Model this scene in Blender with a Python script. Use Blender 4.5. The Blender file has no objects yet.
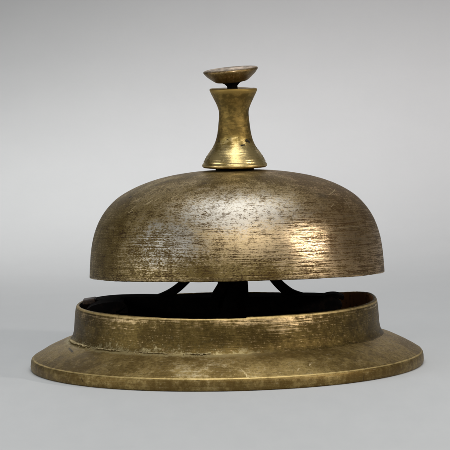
import bpy, math, random
from mathutils import Vector, Matrix, noise as mn
S = 0.09/393.0            # metres per working unit (base is 9 cm across)
R = math.radians
scene = bpy.context.scene
col = scene.collection

# ------------------------------------------------------------------ node helper
class NT:
    def __init__(s, mat):
        mat.use_nodes = True
        s.t = mat.node_tree; s.t.nodes.clear()
        s.n = s.t.nodes; s.l = s.t.links
    def new(s, typ, **kw):
        n = s.n.new(typ)
        for k, v in kw.items(): setattr(n, k, v)
        return n
    def put(s, sock, v):
        if isinstance(v, bpy.types.NodeSocket): s.l.new(v, sock)
        elif v is not None: sock.default_value = v
    def m(s, op, a, b=None, c=None, clamp=False):
        n = s.new('ShaderNodeMath', operation=op, use_clamp=clamp)
        s.put(n.inputs[0], a)
        if b is not None: s.put(n.inputs[1], b)
        if c is not None: s.put(n.inputs[2], c)
        return n.outputs[0]
    def add(s, a, b): return s.m('ADD', a, b)
    def sub(s, a, b): return s.m('SUBTRACT', a, b)
    def mul(s, a, b): return s.m('MULTIPLY', a, b)
    def mx(s, a, b): return s.m('MAXIMUM', a, b)
    def mn(s, a, b): return s.m('MINIMUM', a, b)
    def ss(s, v, lo, hi, a=0.0, b=1.0):
        n = s.new('ShaderNodeMapRange', interpolation_type='SMOOTHSTEP')
        s.put(n.inputs[0], v); s.put(n.inputs[1], lo); s.put(n.inputs[2], hi); s.put(n.inputs[3], a); s.put(n.inputs[4], b)
        return n.outputs[0]
    def vec(s, x, y, z):
        n = s.new('ShaderNodeCombineXYZ')
        s.put(n.inputs[0], x); s.put(n.inputs[1], y); s.put(n.inputs[2], z)
        return n.outputs[0]
    def noise(s, v, scale=1.0, detail=4.0, rough=0.55, dist=0.0):
        n = s.new('ShaderNodeTexNoise')
        s.put(n.inputs['Vector'], v); s.put(n.inputs['Scale'], scale)
        s.put(n.inputs['Detail'], detail); s.put(n.inputs['Roughness'], rough); s.put(n.inputs['Distortion'], dist)
        return n.outputs['Fac']
    def mix(s, f, a, b):
        n = s.new('ShaderNodeMix', data_type='RGBA')
        s.put(n.inputs[0], f); s.put(n.inputs[6], a if isinstance(a, bpy.types.NodeSocket) else (*a, 1))
        s.put(n.inputs[7], b if isinstance(b, bpy.types.NodeSocket) else (*b, 1))
        return n.outputs[2]
    def coords(s):
        tc = s.new('ShaderNodeTexCoord')
        sc = s.new('ShaderNodeVectorMath', operation='SCALE')
        s.l.new(tc.outputs['Object'], sc.inputs[0]); sc.inputs['Scale'].default_value = 1/S
        s.P = sc.outputs[0]
        sp = s.new('ShaderNodeSeparateXYZ'); s.l.new(s.P, sp.inputs[0])
        s.x, s.y, s.z = sp.outputs
        s.r = s.m('SQRT', s.add(s.mul(s.x, s.x), s.mul(s.y, s.y)))
        s.ang = s.m('ARCTAN2', s.x, s.mul(s.y, -1.0))      # 0 at the front, + to the right
    def blob(s, ax, az, wa, wz):                            # soft patch mask at (angle, height)
        a = s.m('DIVIDE', s.sub(s.ang, ax), wa); b = s.m('DIVIDE', s.sub(s.z, az), wz)
        d = s.add(s.mul(a, a), s.mul(b, b))
        return s.m('EXPONENT', s.mul(d, -1.0))
    def out(s, color, rough, metal, bump=None, bstr=0.3, bdist=0.5, spec=0.5, aniso=0.0):
        b = s.new('ShaderNodeBsdfPrincipled'); o = s.new('ShaderNodeOutputMaterial')
        s.put(b.inputs['Base Color'], color if isinstance(color, bpy.types.NodeSocket) else (*color, 1))
        s.put(b.inputs['Roughness'], rough); s.put(b.inputs['Metallic'], metal)
        b.inputs['Specular IOR Level'].default_value = spec
        if bump is not None:
            bp = s.new('ShaderNodeBump'); bp.inputs['Strength'].default_value = bstr
            bp.inputs['Distance'].default_value = bdist*S
            s.l.new(bump, bp.inputs['Height']); s.l.new(bp.outputs[0], b.inputs['Normal'])
        s.l.new(b.outputs[0], o.inputs[0])
        return b

def mat(name): return bpy.data.materials.new(name)

# ------------------------------------------------------------------ materials
SCR = []
_r = random.Random(11)
for _ in range(9):      # short bright strokes on the upper left
    a = _r.uniform(-1.0, -0.55); z = _r.uniform(66, 80); SCR.append((a, z, a+_r.uniform(.02, .05), z+_r.uniform(2, 5), 0.55, 0.8))
for _ in range(5):      # long faint ones
    a = _r.uniform(-.4, .9); z = _r.uniform(20, 80); SCR.append((a, z, a+_r.uniform(-.05, .25), z+_r.uniform(-6, 9), 0.35, 0.5))
SCR.append((1.02, 66, 1.06, 76, 0.4, 0.6))
def dome_material():
    M = mat('worn_dome_brass'); t = NT(M); t.coords()
    s_ = t.sub(t.z, t.r)
    streak = t.noise(t.vec(t.mul(t.ang, 2.6), t.mul(s_, 0.52), 3.0), 1.0, 6, 0.70)
    fine = t.noise(t.vec(t.mul(t.ang, 6.0), t.mul(s_, 1.1), 9.0), 1.0, 3, 0.65)
    big = t.noise(t.P, 0.085, 7, 0.72)
    small = t.noise(t.vec(t.mul(t.ang, 44.0), t.mul(s_, 0.70), t.mul(t.r, 0.05)), 1.25, 6, 0.82)
    speck = t.add(0.5, t.add(t.mul(t.sub(big, 0.5), 0.50), t.mul(t.sub(small, 0.5), 1.10)))
    grit = t.noise(t.P, 0.42, 5, 0.78)
    crack = t.noise(t.vec(t.x, t.y, t.mul(t.z, 1.5)), 0.17, 8, 0.86)
    cloud = t.noise(t.P, 0.022, 4, 0.55)
    # where the plating is worn bright: centre of the dome and a streaky patch low on the right
    centre = t.blob(0.10, 66, 0.62, 27)
    lowc = t.blob(-0.25, 30, 0.55, 30)
    right = t.blob(0.62, 30, 0.62, 34); hot = t.blob(0.56, 32, 0.42, 26)
    topm = t.blob(-0.55, 82, 0.5, 12)
    rim = t.ss(t.z, 7.0, 1.0)
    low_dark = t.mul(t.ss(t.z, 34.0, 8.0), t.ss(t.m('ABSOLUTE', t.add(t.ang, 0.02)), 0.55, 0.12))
    reg = t.add(t.add(t.mul(centre, 0.27), t.mul(lowc, 0.16)), t.add(t.mul(right, 0.22), t.mul(topm, 0.08)))
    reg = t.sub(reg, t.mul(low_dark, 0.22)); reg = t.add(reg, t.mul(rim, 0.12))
    v = t.add(reg, t.mul(t.sub(speck, 0.5), 1.45))
    v = t.add(v, t.mul(t.sub(cloud, 0.5), 0.40))
    streakw = t.add(0.45, t.mul(t.ss(t.ang, -0.3, 0.7), 0.75))
    streakw = t.mul(streakw, t.ss(t.z, 88.0, 45.0, 0.25, 1.0))
    v = t.add(v, t.mul(t.sub(streak, 0.5), t.mul(streakw, 1.9)))
    v = t.add(v, t.mul(t.sub(fine, 0.5), t.mul(streakw, 1.2)))
    wear = t.ss(v, 0.05, 0.30)
    olive = t.mix(t.ss(cloud, 0.35, 0.65), (0.150, 0.101, 0.026), (0.270, 0.198, 0.072))
    olive = t.mix(t.ss(t.add(speck, t.mul(t.sub(streak, .5), t.mul(streakw, 1.3))), 0.50, 0.36), olive, (0.055, 0.028, 0.009))
    gold = (0.56, 0.425, 0.225); silver = (0.48, 0.455, 0.40)
    sil = t.mx(t.blob(0.0, 66, 0.66, 25), t.blob(-0.50, 38, 0.34, 28))
    bright = t.mix(t.ss(t.add(sil, t.mul(t.sub(speck, 0.5), 2.2)), 0.35, 0.95), gold, silver)
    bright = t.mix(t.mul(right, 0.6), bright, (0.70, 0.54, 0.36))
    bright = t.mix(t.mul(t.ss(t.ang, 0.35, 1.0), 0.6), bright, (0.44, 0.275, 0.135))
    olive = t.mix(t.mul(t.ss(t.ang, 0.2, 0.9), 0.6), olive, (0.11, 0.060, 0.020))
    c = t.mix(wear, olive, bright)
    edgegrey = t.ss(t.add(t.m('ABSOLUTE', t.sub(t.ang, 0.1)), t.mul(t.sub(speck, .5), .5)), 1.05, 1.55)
    c = t.mix(t.mul(edgegrey, 0.25), c, (0.17, 0.14, 0.095))  # grey reflection at the grazing sides, painted into the colour
    # dark pits and rust-brown spots
    pits = t.mul(t.ss(grit, 0.40, 0.31), t.ss(t.add(speck, t.mul(reg, 0.25)), 0.40, 0.55))
    c = t.mix(t.mul(pits, 0.92), c, (0.05, 0.032, 0.016))
    ring = t.ss(t.m('ABSOLUTE', t.sub(t.add(t.z, t.mul(t.sub(speck, .5), 5.0)), 2.4)), 1.4, 0.2)
    c = t.mix(t.mul(t.mul(ring, t.ss(streak, .42, .55)), .55), c, (0.06, 0.04, 0.02))
    # one dark round stain high on the right
    ck = t.mul(t.ss(crack, 0.47, 0.415), t.add(0.45, t.mul(t.mx(centre, lowc), 0.55)))
    c = t.mix(t.mul(ck, 0.85), c, (0.075, 0.045, 0.018))
    st = t.blob(0.80, 79, 0.06, 3.0)
    c = t.mix(t.mul(st, 0.6), c, (0.05, 0.035, 0.018))
    # a few single scratches and a small black nick on the left shoulder
    for (a0, z0, a1, z1, w, k) in SCR:
        dx, dz = (a1-a0)*130, z1-z0; L2 = dx*dx+dz*dz
        px_ = t.mul(t.sub(t.ang, a0), 130.0); pz_ = t.sub(t.z, z0)
        h_ = t.m('DIVIDE', t.add(t.mul(px_, dx), t.mul(pz_, dz)), L2, clamp=True)
        ex = t.sub(px_, t.mul(h_, dx)); ez = t.sub(pz_, t.mul(h_, dz))
        d_ = t.m('SQRT', t.add(t.mul(ex, ex), t.mul(ez, ez)))
        c = t.mix(t.mul(t.ss(d_, w, w*0.3), k), c, (0.72, 0.58, 0.34))
    nick = t.ss(t.blob(-1.12, 81, 0.02, 1.0), 0.3, 0.6)
    c = t.mix(nick, c, (0.01, 0.008, 0.006))
    rough = t.add(t.add(t.sub(0.37, t.mul(hot, 0.19)), t.mul(t.sub(1.0, wear), 0.20)), t.mul(t.sub(big, 0.5), 0.25))
    bump = t.add(t.add(t.mul(streak, t.mul(streakw, 0.9)), t.mul(speck, t.sub(0.75, t.mul(hot, 0.70)))), t.add(t.mul(grit, t.sub(0.35, t.mul(right, 0.25))), t.mul(fine, t.mul(streakw, .5))))
    t.out(c, rough, t.add(0.80, t.mul(wear, 0.2)), bump, 0.17, 1.5)
    return M

def scratches(t, c, lst, ar):
    if not lst: return c
    w1 = t.mul(t.sub(t.noise(t.P, 0.25, 3, 0.6), 0.5), 4.5); w2 = t.mul(t.sub(t.noise(t.P, 0.9, 3, 0.6, 0.3), 0.5), 2.2)
    for (a0, z0, a1, z1, w, k, col_) in lst:
        dx, dz = (a1-a0)*ar, z1-z0; L2 = dx*dx+dz*dz
        px_ = t.add(t.mul(t.sub(t.ang, a0), ar), w1); pz_ = t.add(t.sub(t.z, z0), w2)
        h_ = t.m('DIVIDE', t.add(t.mul(px_, dx), t.mul(pz_, dz)), L2, clamp=True)
        ex = t.sub(px_, t.mul(h_, dx)); ez = t.sub(pz_, t.mul(h_, dz))
        d_ = t.m('SQRT', t.add(t.mul(ex, ex), t.mul(ez, ez)))
        c = t.mix(t.mul(t.ss(d_, w, w*0.3), k), c, col_)
    return c
def brass_material(name, dark, mid, bright, hi=0.5, streaks=1.0, edge_lo=None, edge_hi=None, rough0=0.30, wear_light_regions=(), bstr=0.35, metal=0.9, seed=0.0, crust=False, band=None, dull=None, scr=(), ar=150.0, mk=0.4):
    M = mat(name); t = NT(M); t.coords()
    s_ = t.sub(t.z, t.mul(t.r, 0.8))
    streak = t.noise(t.vec(t.mul(t.ang, 2.2), t.mul(s_, 0.42), 3.0+seed), 1.0, 5, 0.62)
    fine = t.noise(t.vec(t.mul(t.ang, 7.0), t.mul(s_, 1.3), 9.0+seed), 1.0, 3, 0.6)
    speck = t.noise(t.P, 0.14, 8, 0.68)
    grit = t.noise(t.P, 0.7, 4, 0.7)
    cloud = t.noise(t.P, 0.03, 4, 0.55)
    v = t.add(t.mul(t.sub(speck, 0.5), 1.1), t.mul(t.sub(cloud, 0.5), 0.6))
    v = t.add(v, t.mul(t.sub(streak, 0.5), 1.3*streaks))
    v = t.add(v, t.mul(t.sub(fine, 0.5), 0.6*streaks))
    for (ax, az, wa, wz, k) in wear_light_regions:  # patches of wear
        v = t.add(v, t.mul(t.blob(ax, az, wa, wz), k))
    wear = t.ss(v, hi-0.32, hi+0.05)
    base = t.mix(t.ss(t.add(cloud, t.mul(t.sub(speck, .5), .6)), 0.36, 0.62), dark, mid)
    c = t.mix(wear, base, bright)
    mott = t.noise(t.P, 0.33, 7, 0.75); hair = t.noise(t.vec(t.mul(t.ang, 14.0), t.mul(s_, 0.9), 1.0+seed), 1.0, 4, 0.7)
    c = t.mix(t.mul(t.ss(t.add(mott, t.mul(t.sub(hair, .5), .7)), 0.50, 0.38), mk), c, tuple(q*0.45 for q in dark))
    c = t.mix(t.mul(t.ss(t.add(mott, t.mul(t.sub(hair, .5), .9)), 0.58, 0.74), mk), c, bright)
    pits = t.ss(grit, 0.38, 0.30)
    c = t.mix(t.mul(pits, 0.6), c, tuple(q*0.35 for q in dark))
    if edge_lo is not None:
        for (e, w) in edge_lo:
            e_ = t.ss(t.m('ABSOLUTE', t.sub(t.z, e)), w, w*0.3)
            front = t.ss(t.m('ABSOLUTE', t.ang), 1.75, 1.15, 0.15, 1.0)
            c = t.mix(t.mul(t.mul(e_, front), t.ss(speck, .30, .55, .30, 0.85)), c, edge_hi)  # painted highlight line along the edge, fading toward the back
    dk = None
    if dull is not None:
        lim = t.sub(32.0, t.mul(t.mul(t.ang, t.ang), 7.0))
        dk = t.ss(t.sub(t.add(t.z, t.mul(t.sub(speck, .5), 5.0)), lim), -0.8, 1.6)
        dc = t.mix(t.ss(t.add(speck, t.mul(t.sub(streak, .5), .6)), .40, .62), dull, tuple(q*2.1 for q in dull))
        dc = t.mix(t.ss(t.z, 72.5, 75.5), dc, tuple(q*2.6 for q in dull))
        c = t.mix(t.mul(dk, 0.88), c, dc)
    if band is not None:          # tarnished outer band
        b_ = t.mul(t.ss(t.z, 10.8, 9.6), t.ss(t.add(speck, t.mul(streak, .4)), .85, .55))
        c = t.mix(t.mul(b_, 0.75), c, band)
    if crust:                     # yellow crust spreading from the joint, left half
        q = t.add(t.m('ABSOLUTE', t.sub(t.r, 158.2)), t.mul(t.sub(t.add(t.mul(speck, .5), t.mul(mott, .5)), 0.5), 30.0))
        q = t.mul(t.ss(q, 4.6, 1.4), t.mul(t.ss(t.ang, 0.35, -0.1), t.ss(t.ang, -1.75, -1.5)))
        c = t.mix(t.mul(q, 0.85), c, (0.44, 0.36, 0.18))
    c = scratches(t, c, scr, ar)
    rough = t.add(t.add(rough0, t.mul(t.sub(1.0, wear), 0.16)), t.mul(t.sub(speck, 0.5), 0.25))
    if dk is not None: rough = t.add(rough, t.mul(dk, 0.14))
    bump = t.add(t.add(t.mul(streak, 0.8*streaks), t.mul(speck, 0.9)), t.add(t.mul(grit, 0.3), t.mul(fine, .4*streaks)))
    t.out(c, rough, metal, bump, bstr, 1.4)
    return M

M_dome = dome_material()
M_flange = brass_material('tarnished_flange_brass', (0.170, 0.112, 0.032), (0.31, 0.222, 0.080), (0.52, 0.43, 0.26),
    hi=0.50, streaks=0.30, edge_lo=[(11.9, 0.75)], edge_hi=(0.74, 0.56, 0.24), rough0=0.34,
    wear_light_regions=[(-0.10, 20, 0.34, 14, 0.26), (-0.9, 20, 0.3, 9, 0.10)], bstr=0.28, metal=0.88, crust=True, band=(0.13, 0.078, 0.020), ar=175.0, mk=0.50,  # first patch paints the centre highlight into the colour
    scr=[(0.070, 19.5, 0.090, 15, 0.8, .5, (.62, .5, .27)), (0.090, 15, 0.10, 12, 0.9, .55, (.65, .52, .28)), (0.095, 14, 0.15, 12.6, 0.6, .4, (.62, .5, .27)),
         (-1.24, 27.0, -1.10, 25.5, 0.5, .9, (.012, .008, .005)), (-0.35, 18, -0.28, 18.4, .3, .3, (.6, .5, .3)), (0.42, 22, 0.50, 20.5, .25, .3, (.5, .4, .2)),
         (-0.80, 8.5, -0.79, 5, .8, .7, (.05, .03, .012)), (0.36, 16, 0.37, 17.5, .6, .6, (.75, .6, .35)), (0.44, 19, 0.45, 20, .6, .6, (.75, .6, .35)),
         (0.72, 1, 0.725, 6, .7, .6, (.06, .04, .015))])
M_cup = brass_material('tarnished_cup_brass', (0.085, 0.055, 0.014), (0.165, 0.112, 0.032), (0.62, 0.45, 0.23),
    hi=0.48, streaks=1.15, edge_lo=[(63.2, 1.3)], edge_hi=(0.74, 0.55, 0.24), rough0=0.32,
    wear_light_regions=[(0.38, 55, 0.28, 8, 0.34), (0.0, 60, 1.3, 3.5, 0.20), (-0.9, 58, 0.5, 5, 0.10), (0.0, 33, 9.0, 11, -0.35)], bstr=0.25, seed=4.0, mk=0.50, crust=True)  # patches add wear, a painted right highlight and a painted dark lower wall
M_knob = brass_material('polished_knob_brass', (0.27, 0.19, 0.055), (0.46, 0.34, 0.11), (0.80, 0.62, 0.28),
    hi=0.34, streaks=0.7, edge_lo=[(2.0, 1.2)], edge_hi=(0.70, 0.52, 0.22), rough0=0.24,
    wear_light_regions=[(0.0, 13, 1.2, 11, 0.55), (0.0, 55, 3.0, 12, -0.15)], bstr=0.22, seed=9.0, metal=0.95, dull=(0.145, 0.096, 0.027), mk=0.10)
M_button = brass_material('button_brass', (0.13, 0.080, 0.024), (0.25, 0.165, 0.060), (0.72, 0.52, 0.34),
    hi=0.30, streaks=0.3, rough0=0.28, wear_light_regions=[(0.0, 1, 3.2, 3, 0.18), (0.0, -9, 3.2, 6, -0.9)], bstr=0.2, seed=2.0, metal=0.95)

def iron_material():
    M = mat('blackened_iron'); t = NT(M); t.coords()
    n1 = t.noise(t.P, 0.12, 6, 0.65)
    c = t.mix(t.ss(n1, 0.48, 0.70), (0.0035, 0.003, 0.003), (0.013, 0.008, 0.006))
    t.out(c, 0.85, 0.0, n1, 0.3, 1.0, spec=0.05)
    return M
M_iron = iron_material()
def rust_material():
    M = mat('rusty_inner_wall'); t = NT(M); t.coords()
    n1 = t.noise(t.P, 0.10, 7, 0.65); n2 = t.noise(t.P, 0.035, 3, 0.5)
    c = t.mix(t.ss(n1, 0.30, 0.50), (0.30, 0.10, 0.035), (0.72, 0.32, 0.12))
    # the rust stands only on the right-hand back part of the wall, the rest near-black, inside shade put into the colour
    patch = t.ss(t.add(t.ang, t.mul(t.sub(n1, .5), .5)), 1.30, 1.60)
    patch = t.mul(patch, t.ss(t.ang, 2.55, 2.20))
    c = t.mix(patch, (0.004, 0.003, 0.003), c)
    t.out(c, 0.8, 0.0, n1, 0.5, 1.5, spec=0.04)
    return M
M_rust = rust_material()
def lug_material():
    M = mat('brown_lug'); t = NT(M); t.coords()
    n1 = t.noise(t.P, 0.3, 6, 0.65)
    c = t.mix(t.ss(n1, 0.4, 0.6), (0.02, 0.012, 0.008), (0.065, 0.038, 0.022))
    t.out(c, 0.55, 0.3, n1, 0.4, 1.0)
    return M
M_lug = lug_material()
def solder_material():
    M = mat('crusty_solder'); t = NT(M); t.coords()
    n1 = t.noise(t.P, 0.35, 7, 0.7)
    c = t.mix(t.ss(n1, 0.40, 0.60), (0.20, 0.15, 0.06), (0.60, 0.50, 0.28))
    t.out(c, 0.6, 0.35, n1, 0.8, 2.5)
    return M
M_solder = solder_material()
def paper_material():
    M = mat('grey_backdrop_paper'); t = NT(M); t.coords()
    n1 = t.noise(t.P, 0.012, 4, 0.6); n2 = t.noise(t.P, 0.10, 5, 0.6); n3 = t.noise(t.P, 0.6, 3, 0.6)
    k = t.add(t.mul(t.sub(n1, 0.5), 0.12), t.mul(t.sub(t.noise(t.vec(t.x, t.mul(t.y, 0.22), 0.0), 0.045, 5, 0.6), 0.5), t.ss(t.y, 700.0, -100.0, 0.04, 0.20)))
    c = t.mix(t.m('ADD', 0.5, t.mul(k, 3.0), clamp=True), (0.508, 0.530, 0.548), (0.592, 0.610, 0.624))
    t.out(c, 0.75, 0.0, t.add(n2, t.mul(n3, 0.4)), 0.12, 1.0, spec=0.3)
    return M
M_paper = paper_material()

def mat_pit():
    M = mat('dark_pit'); t = NT(M); t.coords()
    n1 = t.noise(t.P, 0.6, 5, 0.6)
    t.out(t.mix(t.ss(n1, .4, .6), (0.012, 0.009, 0.005), (0.05, 0.035, 0.014)), 0.6, 0.4, n1, 0.4, 1.0)
    return M
# ------------------------------------------------------------------ mesh helpers
def link(name, verts, faces, m, parent=None, loc=(0, 0, 0), rot=(0, 0, 0), smooth=True, mats=None, fm=None):
    me = bpy.data.meshes.new(name); me.from_pydata([Vector(v)*S for v in verts], [], faces)
    for q in (mats or [m]): me.materials.append(q)
    if smooth:
        for p in me.polygons: p.use_smooth = True
    if fm:
        for i, p in enumerate(me.polygons): p.material_index = fm[i]
    me.update()
    o = bpy.data.objects.new(name, me); col.objects.link(o)
    o.location = Vector(loc)*S; o.rotation_euler = rot
    if parent: o.parent = parent
    return o

def catmull(pts, n):
    """smooth a run of profile points"""
    P = [pts[0]] + list(pts) + [pts[-1]]; out = []
    for i in range(1, len(P)-2):
        p0, p1, p2, p3 = P[i-1], P[i], P[i+1], P[i+2]
        for k in range(n):
            u = k/n
            out.append(tuple(0.5*((2*b) + (-a+c)*u + (2*a-5*b+4*c-d)*u*u + (-a+3*b-3*c+d)*u**3) for a, b, c, d in zip(p0, p1, p2, p3)))
    out.append(tuple(pts[-1])); return out

def lathe(prof, seg=256, warp=None):
    """revolve (r, z) profile, angle 0 at the front, + to the right"""
    verts, faces = [], []; rows = []
    for (r, z) in prof:
        if r < 1e-4:
            verts.append((0, 0, z)); rows.append([len(verts)-1]*seg)
        else:
            row = []
            for i in range(seg):
                a = 2*math.pi*i/seg
                rr, zz = (r, z) if warp is None else warp(r, z, a if a <= math.pi else a-2*math.pi)
                verts.append((rr*math.sin(a), -rr*math.cos(a), zz)); row.append(len(verts)-1)
            rows.append(row)
    for j in range(len(rows)-1):
        A, B = rows[j], rows[j+1]
        for i in range(seg):
            k = (i+1) % seg
            f = []
            for q in (A[i], A[k], B[k], B[i]):
                if q not in f: f.append(q)
            if len(f) > 2: faces.append(f)
    return verts, faces

def sweep(path, rad, seg=16, flat=1.0, up=(0, 0, 1)):
    """tube along a path; rad per point; flat squashes along up"""
    verts, faces = [], []; n = len(path); path = [Vector(p) for p in path]
    for i, p in enumerate(path):
        t = (path[min(i+1, n-1)] - path[max(i-1, 0)]).normalized()
        s = t.cross(Vector(up)).normalized(); u = s.cross(t)
        for k in range(seg):
            a = 2*math.pi*k/seg
            verts.append(p + s*math.cos(a)*rad[i] + u*math.sin(a)*rad[i]*flat)
    for i in range(n-1):
        for k in range(seg):
            q = (k+1) % seg
            faces.append([i*seg+k, i*seg+q, (i+1)*seg+q, (i+1)*seg+k])
    faces.append(list(range(seg))[::-1]); faces.append([(n-1)*seg+k for k in range(seg)])
    return verts, faces

def bevel(o, w, n=3):
    b = o.modifiers.new('bevel', 'BEVEL'); b.width = w*S; b.segments = n; b.limit_method = 'ANGLE'; b.angle_limit = R(35)

# ------------------------------------------------------------------ the bell
root = bpy.data.objects.new('desk_bell', None); col.objects.link(root)
root.empty_display_size = 0.02
root['label'] = 'old tarnished brass counter service bell standing alone on pale grey surface'
root['category'] = 'bell'

def wob(a, seed, amp, f=1.5):
    return amp*(mn.noise(Vector((math.sin(a)*f, math.cos(a)*f, seed))))

# base flange: sloping ring with an upright outer band
prof = [(148, 26), (148, 3.0), (160, 0.6), (190, 0.0), (194.3, 0.0), (195.4, 0.5), (195.9, 1.6)]
prof += [(196.2, 4), (196.0, 8), (195.4, 10.6), (194.9, 11.5), (194.1, 12.2)]
prof += catmull([(193.0, 12.9), (187, 16.6), (179, 21.0), (170, 25.2), (162, 28.2), (156.5, 30.2), (153.0, 32.6)], 4)
prof += [(150, 33.2), (148, 33.0)]
def warp_fl(r, z, a):
    k = max(0, (r-150)/46)
    rr = r + wob(a, 1.0, 1.1)*k + 0.25*mn.noise(Vector((math.sin(a)*30, math.cos(a)*30, z*0.4)))*k
    zz = z + (wob(a, 5.0, 1.0)*min(1, z/12) + 0.3*mn.noise(Vector((math.sin(a)*14, math.cos(a)*14, r*0.08))) if z > 5 else 0)
    return rr, zz
v, f = lathe(prof, 384, warp_fl)
flange = link('base_flange', v, f, M_flange, root)
flange['label'] = 'wide sloping foot ring with painted highlight along the crease'

# base cup: thin wall, uneven rim, rusty inside
def rim_h(a):
    h = 0.0
    ab = abs(a)
    back = max(0, min(1, (ab-1.75)/0.9)); back = back*back*(3-2*back)
    h -= (7.6 if a > 0 else 7.0)*back
    h += 1.6*math.exp(-((a-1.75)/0.45)**2)
    h -= 0.6*math.exp(-((a+1.5)/0.5)**2)
    # chipped step in the front lip
    if -0.7 < a < 0.128: h -= 1.25*min(1, (a+0.7)/0.5)
    h += 0.35*mn.noise(Vector((a*9, 0, 2))) + 0.22*mn.noise(Vector((a*40, 0, 7)))
    return h
outer = catmull([(160.0, 28.4), (156.6, 30.2), (153.9, 34), (152.4, 40), (151.6, 50), (150.8, 58), (149.9, 62.4)], 4)
prof = outer + [(149.3, 63.8), (148.4, 64.6), (147.3, 64.7), (146.5, 64.0)]
nouter = len(prof)
prof += [(146.2, 60), (146.6, 50), (146.8, 35), (146.5, 10), (140, 6), (0, 5)]
def warp_cup(r, z, a):
    k = max(0, min(1, (z-32)/30))
    rr = r + wob(a, 11.0, 1.2)*k if r > 100 else r
    # slight waist shoulders on the wall
    return rr, z + (rim_h(a)*k if r > 100 else 0)
v, f = lathe(prof, 512, warp_cup)
fm = [0 if i//512 < nouter-1 else 1 for i in range(len(f))]
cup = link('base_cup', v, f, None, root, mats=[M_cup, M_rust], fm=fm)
cup['label'] = 'upright cup wall with chipped lip and rust inside'

# crust of old solder along the left half of the joint
verts, faces = [], []
rng = random.Random(5)
def solder(a0, a1, size):
    path, rad = [], []
    n = int((a1-a0)*110)
    for i in range(n+1):
        a = a0+(a1-a0)*i/n
        e = min(1, min(i, n-i)/6)
        rr = 157.0 + 1.6*mn.noise(Vector((a*30, 1, 0)))
        w = size*e*(0.75+0.9*mn.noise(Vector((a*22, 4, 0)))+0.7*mn.noise(Vector((a*70, 4, 5))))
        path.append((rr*math.sin(a), -rr*math.cos(a), 31.2+0.8*mn.noise(Vector((a*40, 8, 0))))); rad.append(max(0.25, w))
    v, f = sweep(path, rad, 10, 0.42)
    b = len(verts); verts.extend(v); faces.extend([[q+b for q in g] for g in f])
solder(-1.50, -1.02, 2.4); solder(-0.98, -0.70, 1.5); solder(-0.60, -0.34, 1.0); solder(-0.26, -0.08, 1.2)
for _ in range(26):      # loose crumbs of the crust
    a = rng.uniform(-1.4, -0.1); rr = 157.5+rng.random()*2.2; w = rng.uniform(.4, 1.0)
    c = Vector((rr*math.sin(a), -rr*math.cos(a), 31.0-(rr-156)*0.3))
    v, f = sweep([c-Vector((w, 0, 0)), c-Vector((w*.4, 0, -.1)), c+Vector((w*.5, 0, .1)), c+Vector((w, 0, 0))], [w*.3, w*.9, w*.8, w*.2], 6, .8)
    b = len(verts); verts.extend(v); faces.extend([[q+b for q in g] for g in f])
sol = link('solder_seam', verts, faces, M_solder, root)
sol['label'] = 'crusty pale yellow seam round the cup foot'

# blackened iron mechanism frame inside the cup
def box(x0, x1, y0, y1, z0, z1):
    v = [(x, y, z) for z in (z0, z1) for y in (y0, y1) for x in (x0, x1)]
    f = [[0, 2, 3, 1], [4, 5, 7, 6], [0, 1, 5, 4], [2, 6, 7, 3], [0, 4, 6, 2], [1, 3, 7, 5]]
    return v, f
def join(parts):
    V, F = [], []
    for v, f in parts:
        b = len(V); V.extend(v); F.extend([[q+b for q in g] for g in f])
    return V, F
def bar_path(pts, w, h):
    """flat strap through (x, z) points, w deep in y (centre y given), h thick"""
    V, F = [], []
    n = len(pts)
    for i, (x, y, z) in enumerate(pts):
        a = pts[max(0, i-1)]; b = pts[min(n-1, i+1)]
        t = Vector((b[0]-a[0], 0, b[2]-a[2])).normalized(); nn = Vector((-t.z, 0, t.x))
        p = Vector((x, y, z))
        for (sy, sn) in ((-1, -1), (1, -1), (1, 1), (-1, 1)):
            V.append(p + Vector((0, sy*w/2, 0)) + nn*sn*h/2)
    for i in range(n-1):
        for k in range(4):
            q = (k+1) % 4
            F.append([i*4+k, i*4+q, (i+1)*4+q, (i+1)*4+k])
    F.append([0, 1, 2, 3][::-1]); F.append([(n-1)*4+k for k in range(4)])
    return V, F
# floor plate of the mechanism
v, f = lathe([(0, 14), (138, 14), (139, 15), (139, 24), (137, 26), (0, 27)], 96)
p = link('mechanism_plate', v, f, M_iron, root); bevel(p, 1)
# cross bar standing across the cup, its ends lapping on the rim
cb = catmull([(-140, 10, 58), (-120, 10, 61.5), (-90, 10, 62.5), (-40, 10, 61), (0, 10, 60.5), (50, 10, 60.5), (96, 10, 59.5), (112, 10, 52)], 5)
v, f = bar_path(cb, 34, 16)
p = link('cross_bar', v, f, M_iron, root, smooth=False); bevel(p, 2)
# clamp blocks at both ends
cl = catmull([(-134.5, 4, 60), (-132.5, 4, 65.6), (-125, 4, 68.6), (-114, 4, 70.0), (-104, 4, 70.2), (-103, 4, 65)], 4)
v, f = bar_path([(x, -12, z-6) for x, y, z in cl], 62, 12)
p = link('clamp_block', v, f, M_iron, root, smooth=False); bevel(p, 1.2)
cl = catmull([(97, 20, 65.5), (101, 20, 69), (110, 20, 69.6), (118, 20, 67)], 4)
v, f = bar_path([(x, y, z-3.6) for x, y, z in cl], 26, 4)
p = link('clamp_block', v, f, M_iron, root, smooth=False); bevel(p, 1.2)
# brown lug on the left rim
v, f = box(-142.8, -130, -12, 8, 64.4, 69.0)
v = [(x, y, z + (x+142.8)*0.14 if z > 66 else z) for x, y, z in v]
p = link('rim_lug', v, f, M_lug, root, smooth=False); bevel(p, 1.3)
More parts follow.
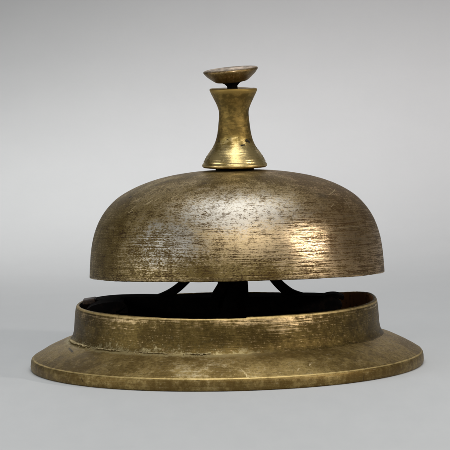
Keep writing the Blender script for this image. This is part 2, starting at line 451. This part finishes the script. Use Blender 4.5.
# arched legs that carry the post
def arch(pts, w, h): return bar_path(catmull(pts, 7), w, h)
v, f = arch([(-118, 30, 58), (-95, 28, 60.5), (-76, 26, 63.5), (-62, 24, 68), (-50, 20, 75), (-40, 16, 84), (-24, 12, 100), (2, 8, 118)], 16, 7.5)
p = link('arched_leg', v, f, M_iron, root, smooth=False); bevel(p, 1.5)
v, f = arch([(112, 30, 58), (94, 28, 60.0), (80, 26, 62.5), (68, 24, 66.5), (60, 20, 72), (52, 16, 80), (38, 12, 98), (20, 8, 118)], 16, 9)
p = link('arched_leg', v, f, M_iron, root, smooth=False); bevel(p, 1.5)
# post: broad foot, tapering column up through the dome
v, f = lathe([(0, 40), (17, 40), (17, 66), (15.5, 72), (15, 84), (14, 92), (8, 100), (6, 120), (6, 196), (0, 196)], 64)
p = link('post', v, f, M_iron, root, loc=(7.0, 6, 0)); bevel(p, .5)
# striker arm beside the post
v, f = bar_path([(-13, -6, 60), (-10, -6, 70), (-6, -6, 76), (-1, -6, 84), (2, -6, 92), (4, -6, 104)], 9, 10)
p = link('striker_arm', v, f, M_iron, root, smooth=False); bevel(p, 1)

# dome (its own origin at the rim plane, leaning slightly back on its post)
AX = 11.3
out = catmull([(147.4, 0.9), (147.1, 6), (146.6, 14), (145.6, 25), (143.6, 37), (140.3, 48), (135.6, 58.5), (129.0, 68.5), (119.5, 78.0), (107, 86), (92, 92.8), (74, 98.4), (54, 102.2), (32, 104.6), (10, 105.5), (0, 105.6)], 4)
inn = [(r*0.978, z*0.975-0.4) for r, z in out][::-1]
inn[-1] = (144.0, 0.6)
prof = [(145.2, 0.0), (146.6, 0.2)] + out
def warp_d(r, z, a):
    k = min(1, r/60)
    return r + wob(a, 21+z*0.01, 0.8)*k, z + k*(0.28*mn.noise(Vector((math.sin(a)*18, math.cos(a)*18, 3))) if z < 3 else 0) + k*0.5*mn.noise(Vector((math.sin(a)*3, math.cos(a)*3, z*0.05)))
v1, f1 = lathe(prof, 384, warp_d)
v2, f2 = lathe(inn + [(145.2, 0.0)], 384, lambda r, z, a: warp_d(r, z, a) if z < 0.1 else (r, z))
b = len(v1); V = v1+v2; F = f1+[[q+b for q in g] for g in f2]
fm = [0]*len(f1)+[1]*len(f2)  # inside faces near-black, their shade put into the colour
dome = link('bell_dome', V, F, None, root, loc=(AX, 4, 89.6), rot=(R(-3.4), 0, R(0)), mats=[M_dome, M_iron], fm=fm)
dome['label'] = 'scratched dome with silvery worn patches and streaks on the right'

# black collar between dome and knob
v, f = lathe([(0, -8), (19, -8), (19.2, 3.5), (18, 4.4), (0, 4.4)], 64)
link('collar', v, f, M_iron, root, loc=(AX, -2, 195.6))

# waisted knob with flared foot
kp = [(0, 0.6), (17, 0.2), (27, -0.4), (31.0, -0.2), (32.2, 0.8), (32.5, 2.0), (32.0, 3.3)]
kp += catmull([(31.2, 4.4), (29.3, 8.8), (25.6, 14.5), (21.5, 20.2), (18.4, 27), (16.4, 35.5), (15.2, 45), (14.6, 52), (15.0, 57), (17.0, 62.5), (19.8, 68.2), (22.2, 73.0), (23.2, 75.2)], 5)
kp += [(23.7, 76.4), (23.6, 77.4), (22.8, 78.1), (21, 78.3), (12, 77.6), (0, 77.6)]
def warp_k(r, z, a):
    g = 0.30*math.sin(z*2.4)*max(0, min(1, (26-z)/10))*(1 if z > 4 else 0)
    return r + g + wob(a, 40+z*.02, 0.5), z + (wob(a, 44, 0.8) if z > 60 else 0)
v, f = lathe(kp, 192, warp_k)
knob = link('knob', v, f, M_knob, root, loc=(AX, -2, 198.2), rot=(R(-0.6), R(0.2), 0))
knob['label'] = 'waisted brass knob with flared foot and small black dents'
# two black dents and small specks in the flare
def dent(a, z, w, h, name='dent'):
    r = 16+(max(0, 40-z)/40)**1.6*17
    # radius from profile
    for (r0, z0), (r1, z1) in zip(kp[6:-6], kp[7:-5]):
        if z0 <= z <= z1: r = r0+(r1-r0)*(z-z0)/(z1-z0+1e-6)
    slope = 0.55
    c = Vector((r*math.sin(a), -r*math.cos(a), z))
    nrm = Vector((math.sin(a)*.84, -math.cos(a)*.84, .5)).normalized()
    s = Vector((math.cos(a), math.sin(a), 0)); u = nrm.cross(s)*-1
    V = []; F = []; n = 14
    V.append(c+nrm*0.5)
    for k in range(n):
        t = 2*math.pi*k/n; q = 1+0.75*mn.noise(Vector((k*0.9, a*9, z)))
        V.append(c+s*math.cos(t)*w*q+u*math.sin(t)*h*q+nrm*0.25)
    for k in range(n):
        t = 2*math.pi*k/n
        V.append(c+s*math.cos(t)*w*1.05+u*math.sin(t)*h*1.05-nrm*1.5)
    for k in range(n):
        m_ = (k+1) % n
        F.append([0, 1+k, 1+m_]); F.append([1+k, 1+n+k, 1+n+m_, 1+m_])
    return V, F
parts = [dent(0.72, 27.5, 2.0, 2.4), dent(0.40, 22.5, 2.3, 1.3), dent(0.85, 25.3, 1.4, 1.4), dent(-0.95, 26.5, 0.8, 0.8), dent(-0.4, 28, .5, .5), dent(0.25, 30.5, .5, .4)]
v, f = join(parts)
d = link('dent_mark', v, f, mat_pit(), knob)

# tilted push button on its plunger
bp = [(0, 1.3), (12, 1.1), (22, 0.6), (26, 0.1), (27.2, -0.5), (27.5, -1.4), (27.0, -2.4)]
bp += catmull([(26.4, -3.2), (24, -6), (20.5, -9), (17.0, -11.6), (14.5, -12.7), (9, -13.2), (5.2, -14.2)], 3) + [(4.4, -15.5), (0, -15.5)]
btn = link('push_button', *lathe(bp, 128, lambda r, z, a: (r+wob(a, 60, .6)*min(1, r/20), z)), M_button, root, loc=(AX-2.1, -2, 295.7), rot=(R(2.2), R(-4.4), 0))
btn['label'] = 'tilted flat push button with pale worn top'
v, f = lathe([(0, -34), (5.0, -34), (5.2, -17), (7.5, -14.6), (10, -13.4), (0, -13.0)], 48)
link('plunger', v, f, M_iron, btn)

# ------------------------------------------------------------------ setting: seamless grey paper sweep
def sweepmesh():
    prof = []
    y0, yb, h = -6000, 2400, 3200
    rad = 1500
    prof = [(y0, 0), (-2500, 0), (-1000, 0), (0, 0), (500, 0), (yb-rad, 0)]
    for i in range(1, 33):
        a = i/32*math.pi/2
        prof.append((yb-rad+rad*math.sin(a), rad-rad*math.cos(a)))
    prof.append((yb, h))
    xs = [-6000, -3000, -1000, 0, 1000, 3000, 6000]
    V = [(x, y, z) for (y, z) in prof for x in xs]; n = len(xs)
    F = [[j*n+i, j*n+i+1, (j+1)*n+i+1, (j+1)*n+i] for j in range(len(prof)-1) for i in range(n-1)]
    return V, F
bd = link('backdrop', *sweepmesh(), M_paper)
bd['kind'] = 'structure'; bd['label'] = 'seamless pale grey paper surface curving up behind the bell'

# ------------------------------------------------------------------ lamps
def area(name, loc, target, sx, sy, power, color=(1, 1, 1)):
    L = bpy.data.lights.new(name, 'AREA'); L.shape = 'RECTANGLE'; L.size = sx*S; L.size_y = sy*S
    L.energy = power; L.color = color
    o = bpy.data.objects.new(name, L); col.objects.link(o)
    o.location = Vector(loc)*S
    d = (Vector(target)-Vector(loc)); o.rotation_euler = d.to_track_quat('-Z', 'Y').to_euler()
    return o
def pol(az, el, d, c=(0, 0, 120)):
    a, e = R(az), R(el)
    return (c[0]+d*math.cos(e)*math.sin(a), c[1]-d*math.cos(e)*math.cos(a), c[2]+d*math.sin(e))
sb = area('overhead_softbox', (40, -150, 2100), (0, -50, 0), 1700, 1700, 0.295, (0.985, 0.995, 1.0))
sb.data.spread = R(80)
area('right_lamp', pol(60, 21, 1900), (0, 0, 120), 140, 100, 0.52, (1.0, 0.93, 0.87))
area('front_lamp', pol(-3, 56, 2000), (0, 0, 120), 420, 360, 0.105, (1.0, 0.97, 0.92))
area('front_fill', pol(8, 34, 2100), (0, 0, 100), 1400, 1000, 0.55, (1.0, 0.96, 0.90))  # added fill without a known source, brightens the lower dome front
area('background_lamp', (-300, 1250, 590), (-300, 1240, 0), 760, 160, 0.122, (1.0, 0.985, 0.955))
area('background_lamp', (330, 1400, 690), (330, 1460, 0), 900, 180, 0.128, (1.0, 0.925, 0.905))
area('left_fill', pol(-64, 12, 1900), (0, 0, 100), 1000, 800, 0.42, (0.96, 0.98, 1.0))  # added light, lifts the left side and the inner wall

w = bpy.data.worlds.new('World'); scene.world = w; w.use_nodes = True
bg = w.node_tree.nodes['Background']; bg.inputs[0].default_value = (0.92, 0.90, 0.86, 1); bg.inputs[1].default_value = 0.12

# ------------------------------------------------------------------ camera
D = 3300.0; pitch = 4.95; roll = -1.2
cam = bpy.data.cameras.new('camera'); co = bpy.data.objects.new('camera', cam); col.objects.link(co)
cam.sensor_width = 36; cam.lens = 36*D/450; cam.clip_start = 0.02; cam.clip_end = 20
Mx = Matrix.Rotation(R(90-pitch), 4, 'X') @ Matrix.Rotation(R(roll), 4, 'Z')
off = Mx @ Vector((2.5, -139.8, -D))      # base centre on the surface seen at this camera-space spot
co.matrix_world = Matrix.Translation(-off*S) @ Mx
scene.camera = co

scene.render.engine = 'CYCLES'
scene.view_settings.view_transform = 'Standard'; scene.view_settings.look = 'None'
scene.view_settings.exposure = 0; scene.view_settings.gamma = 1
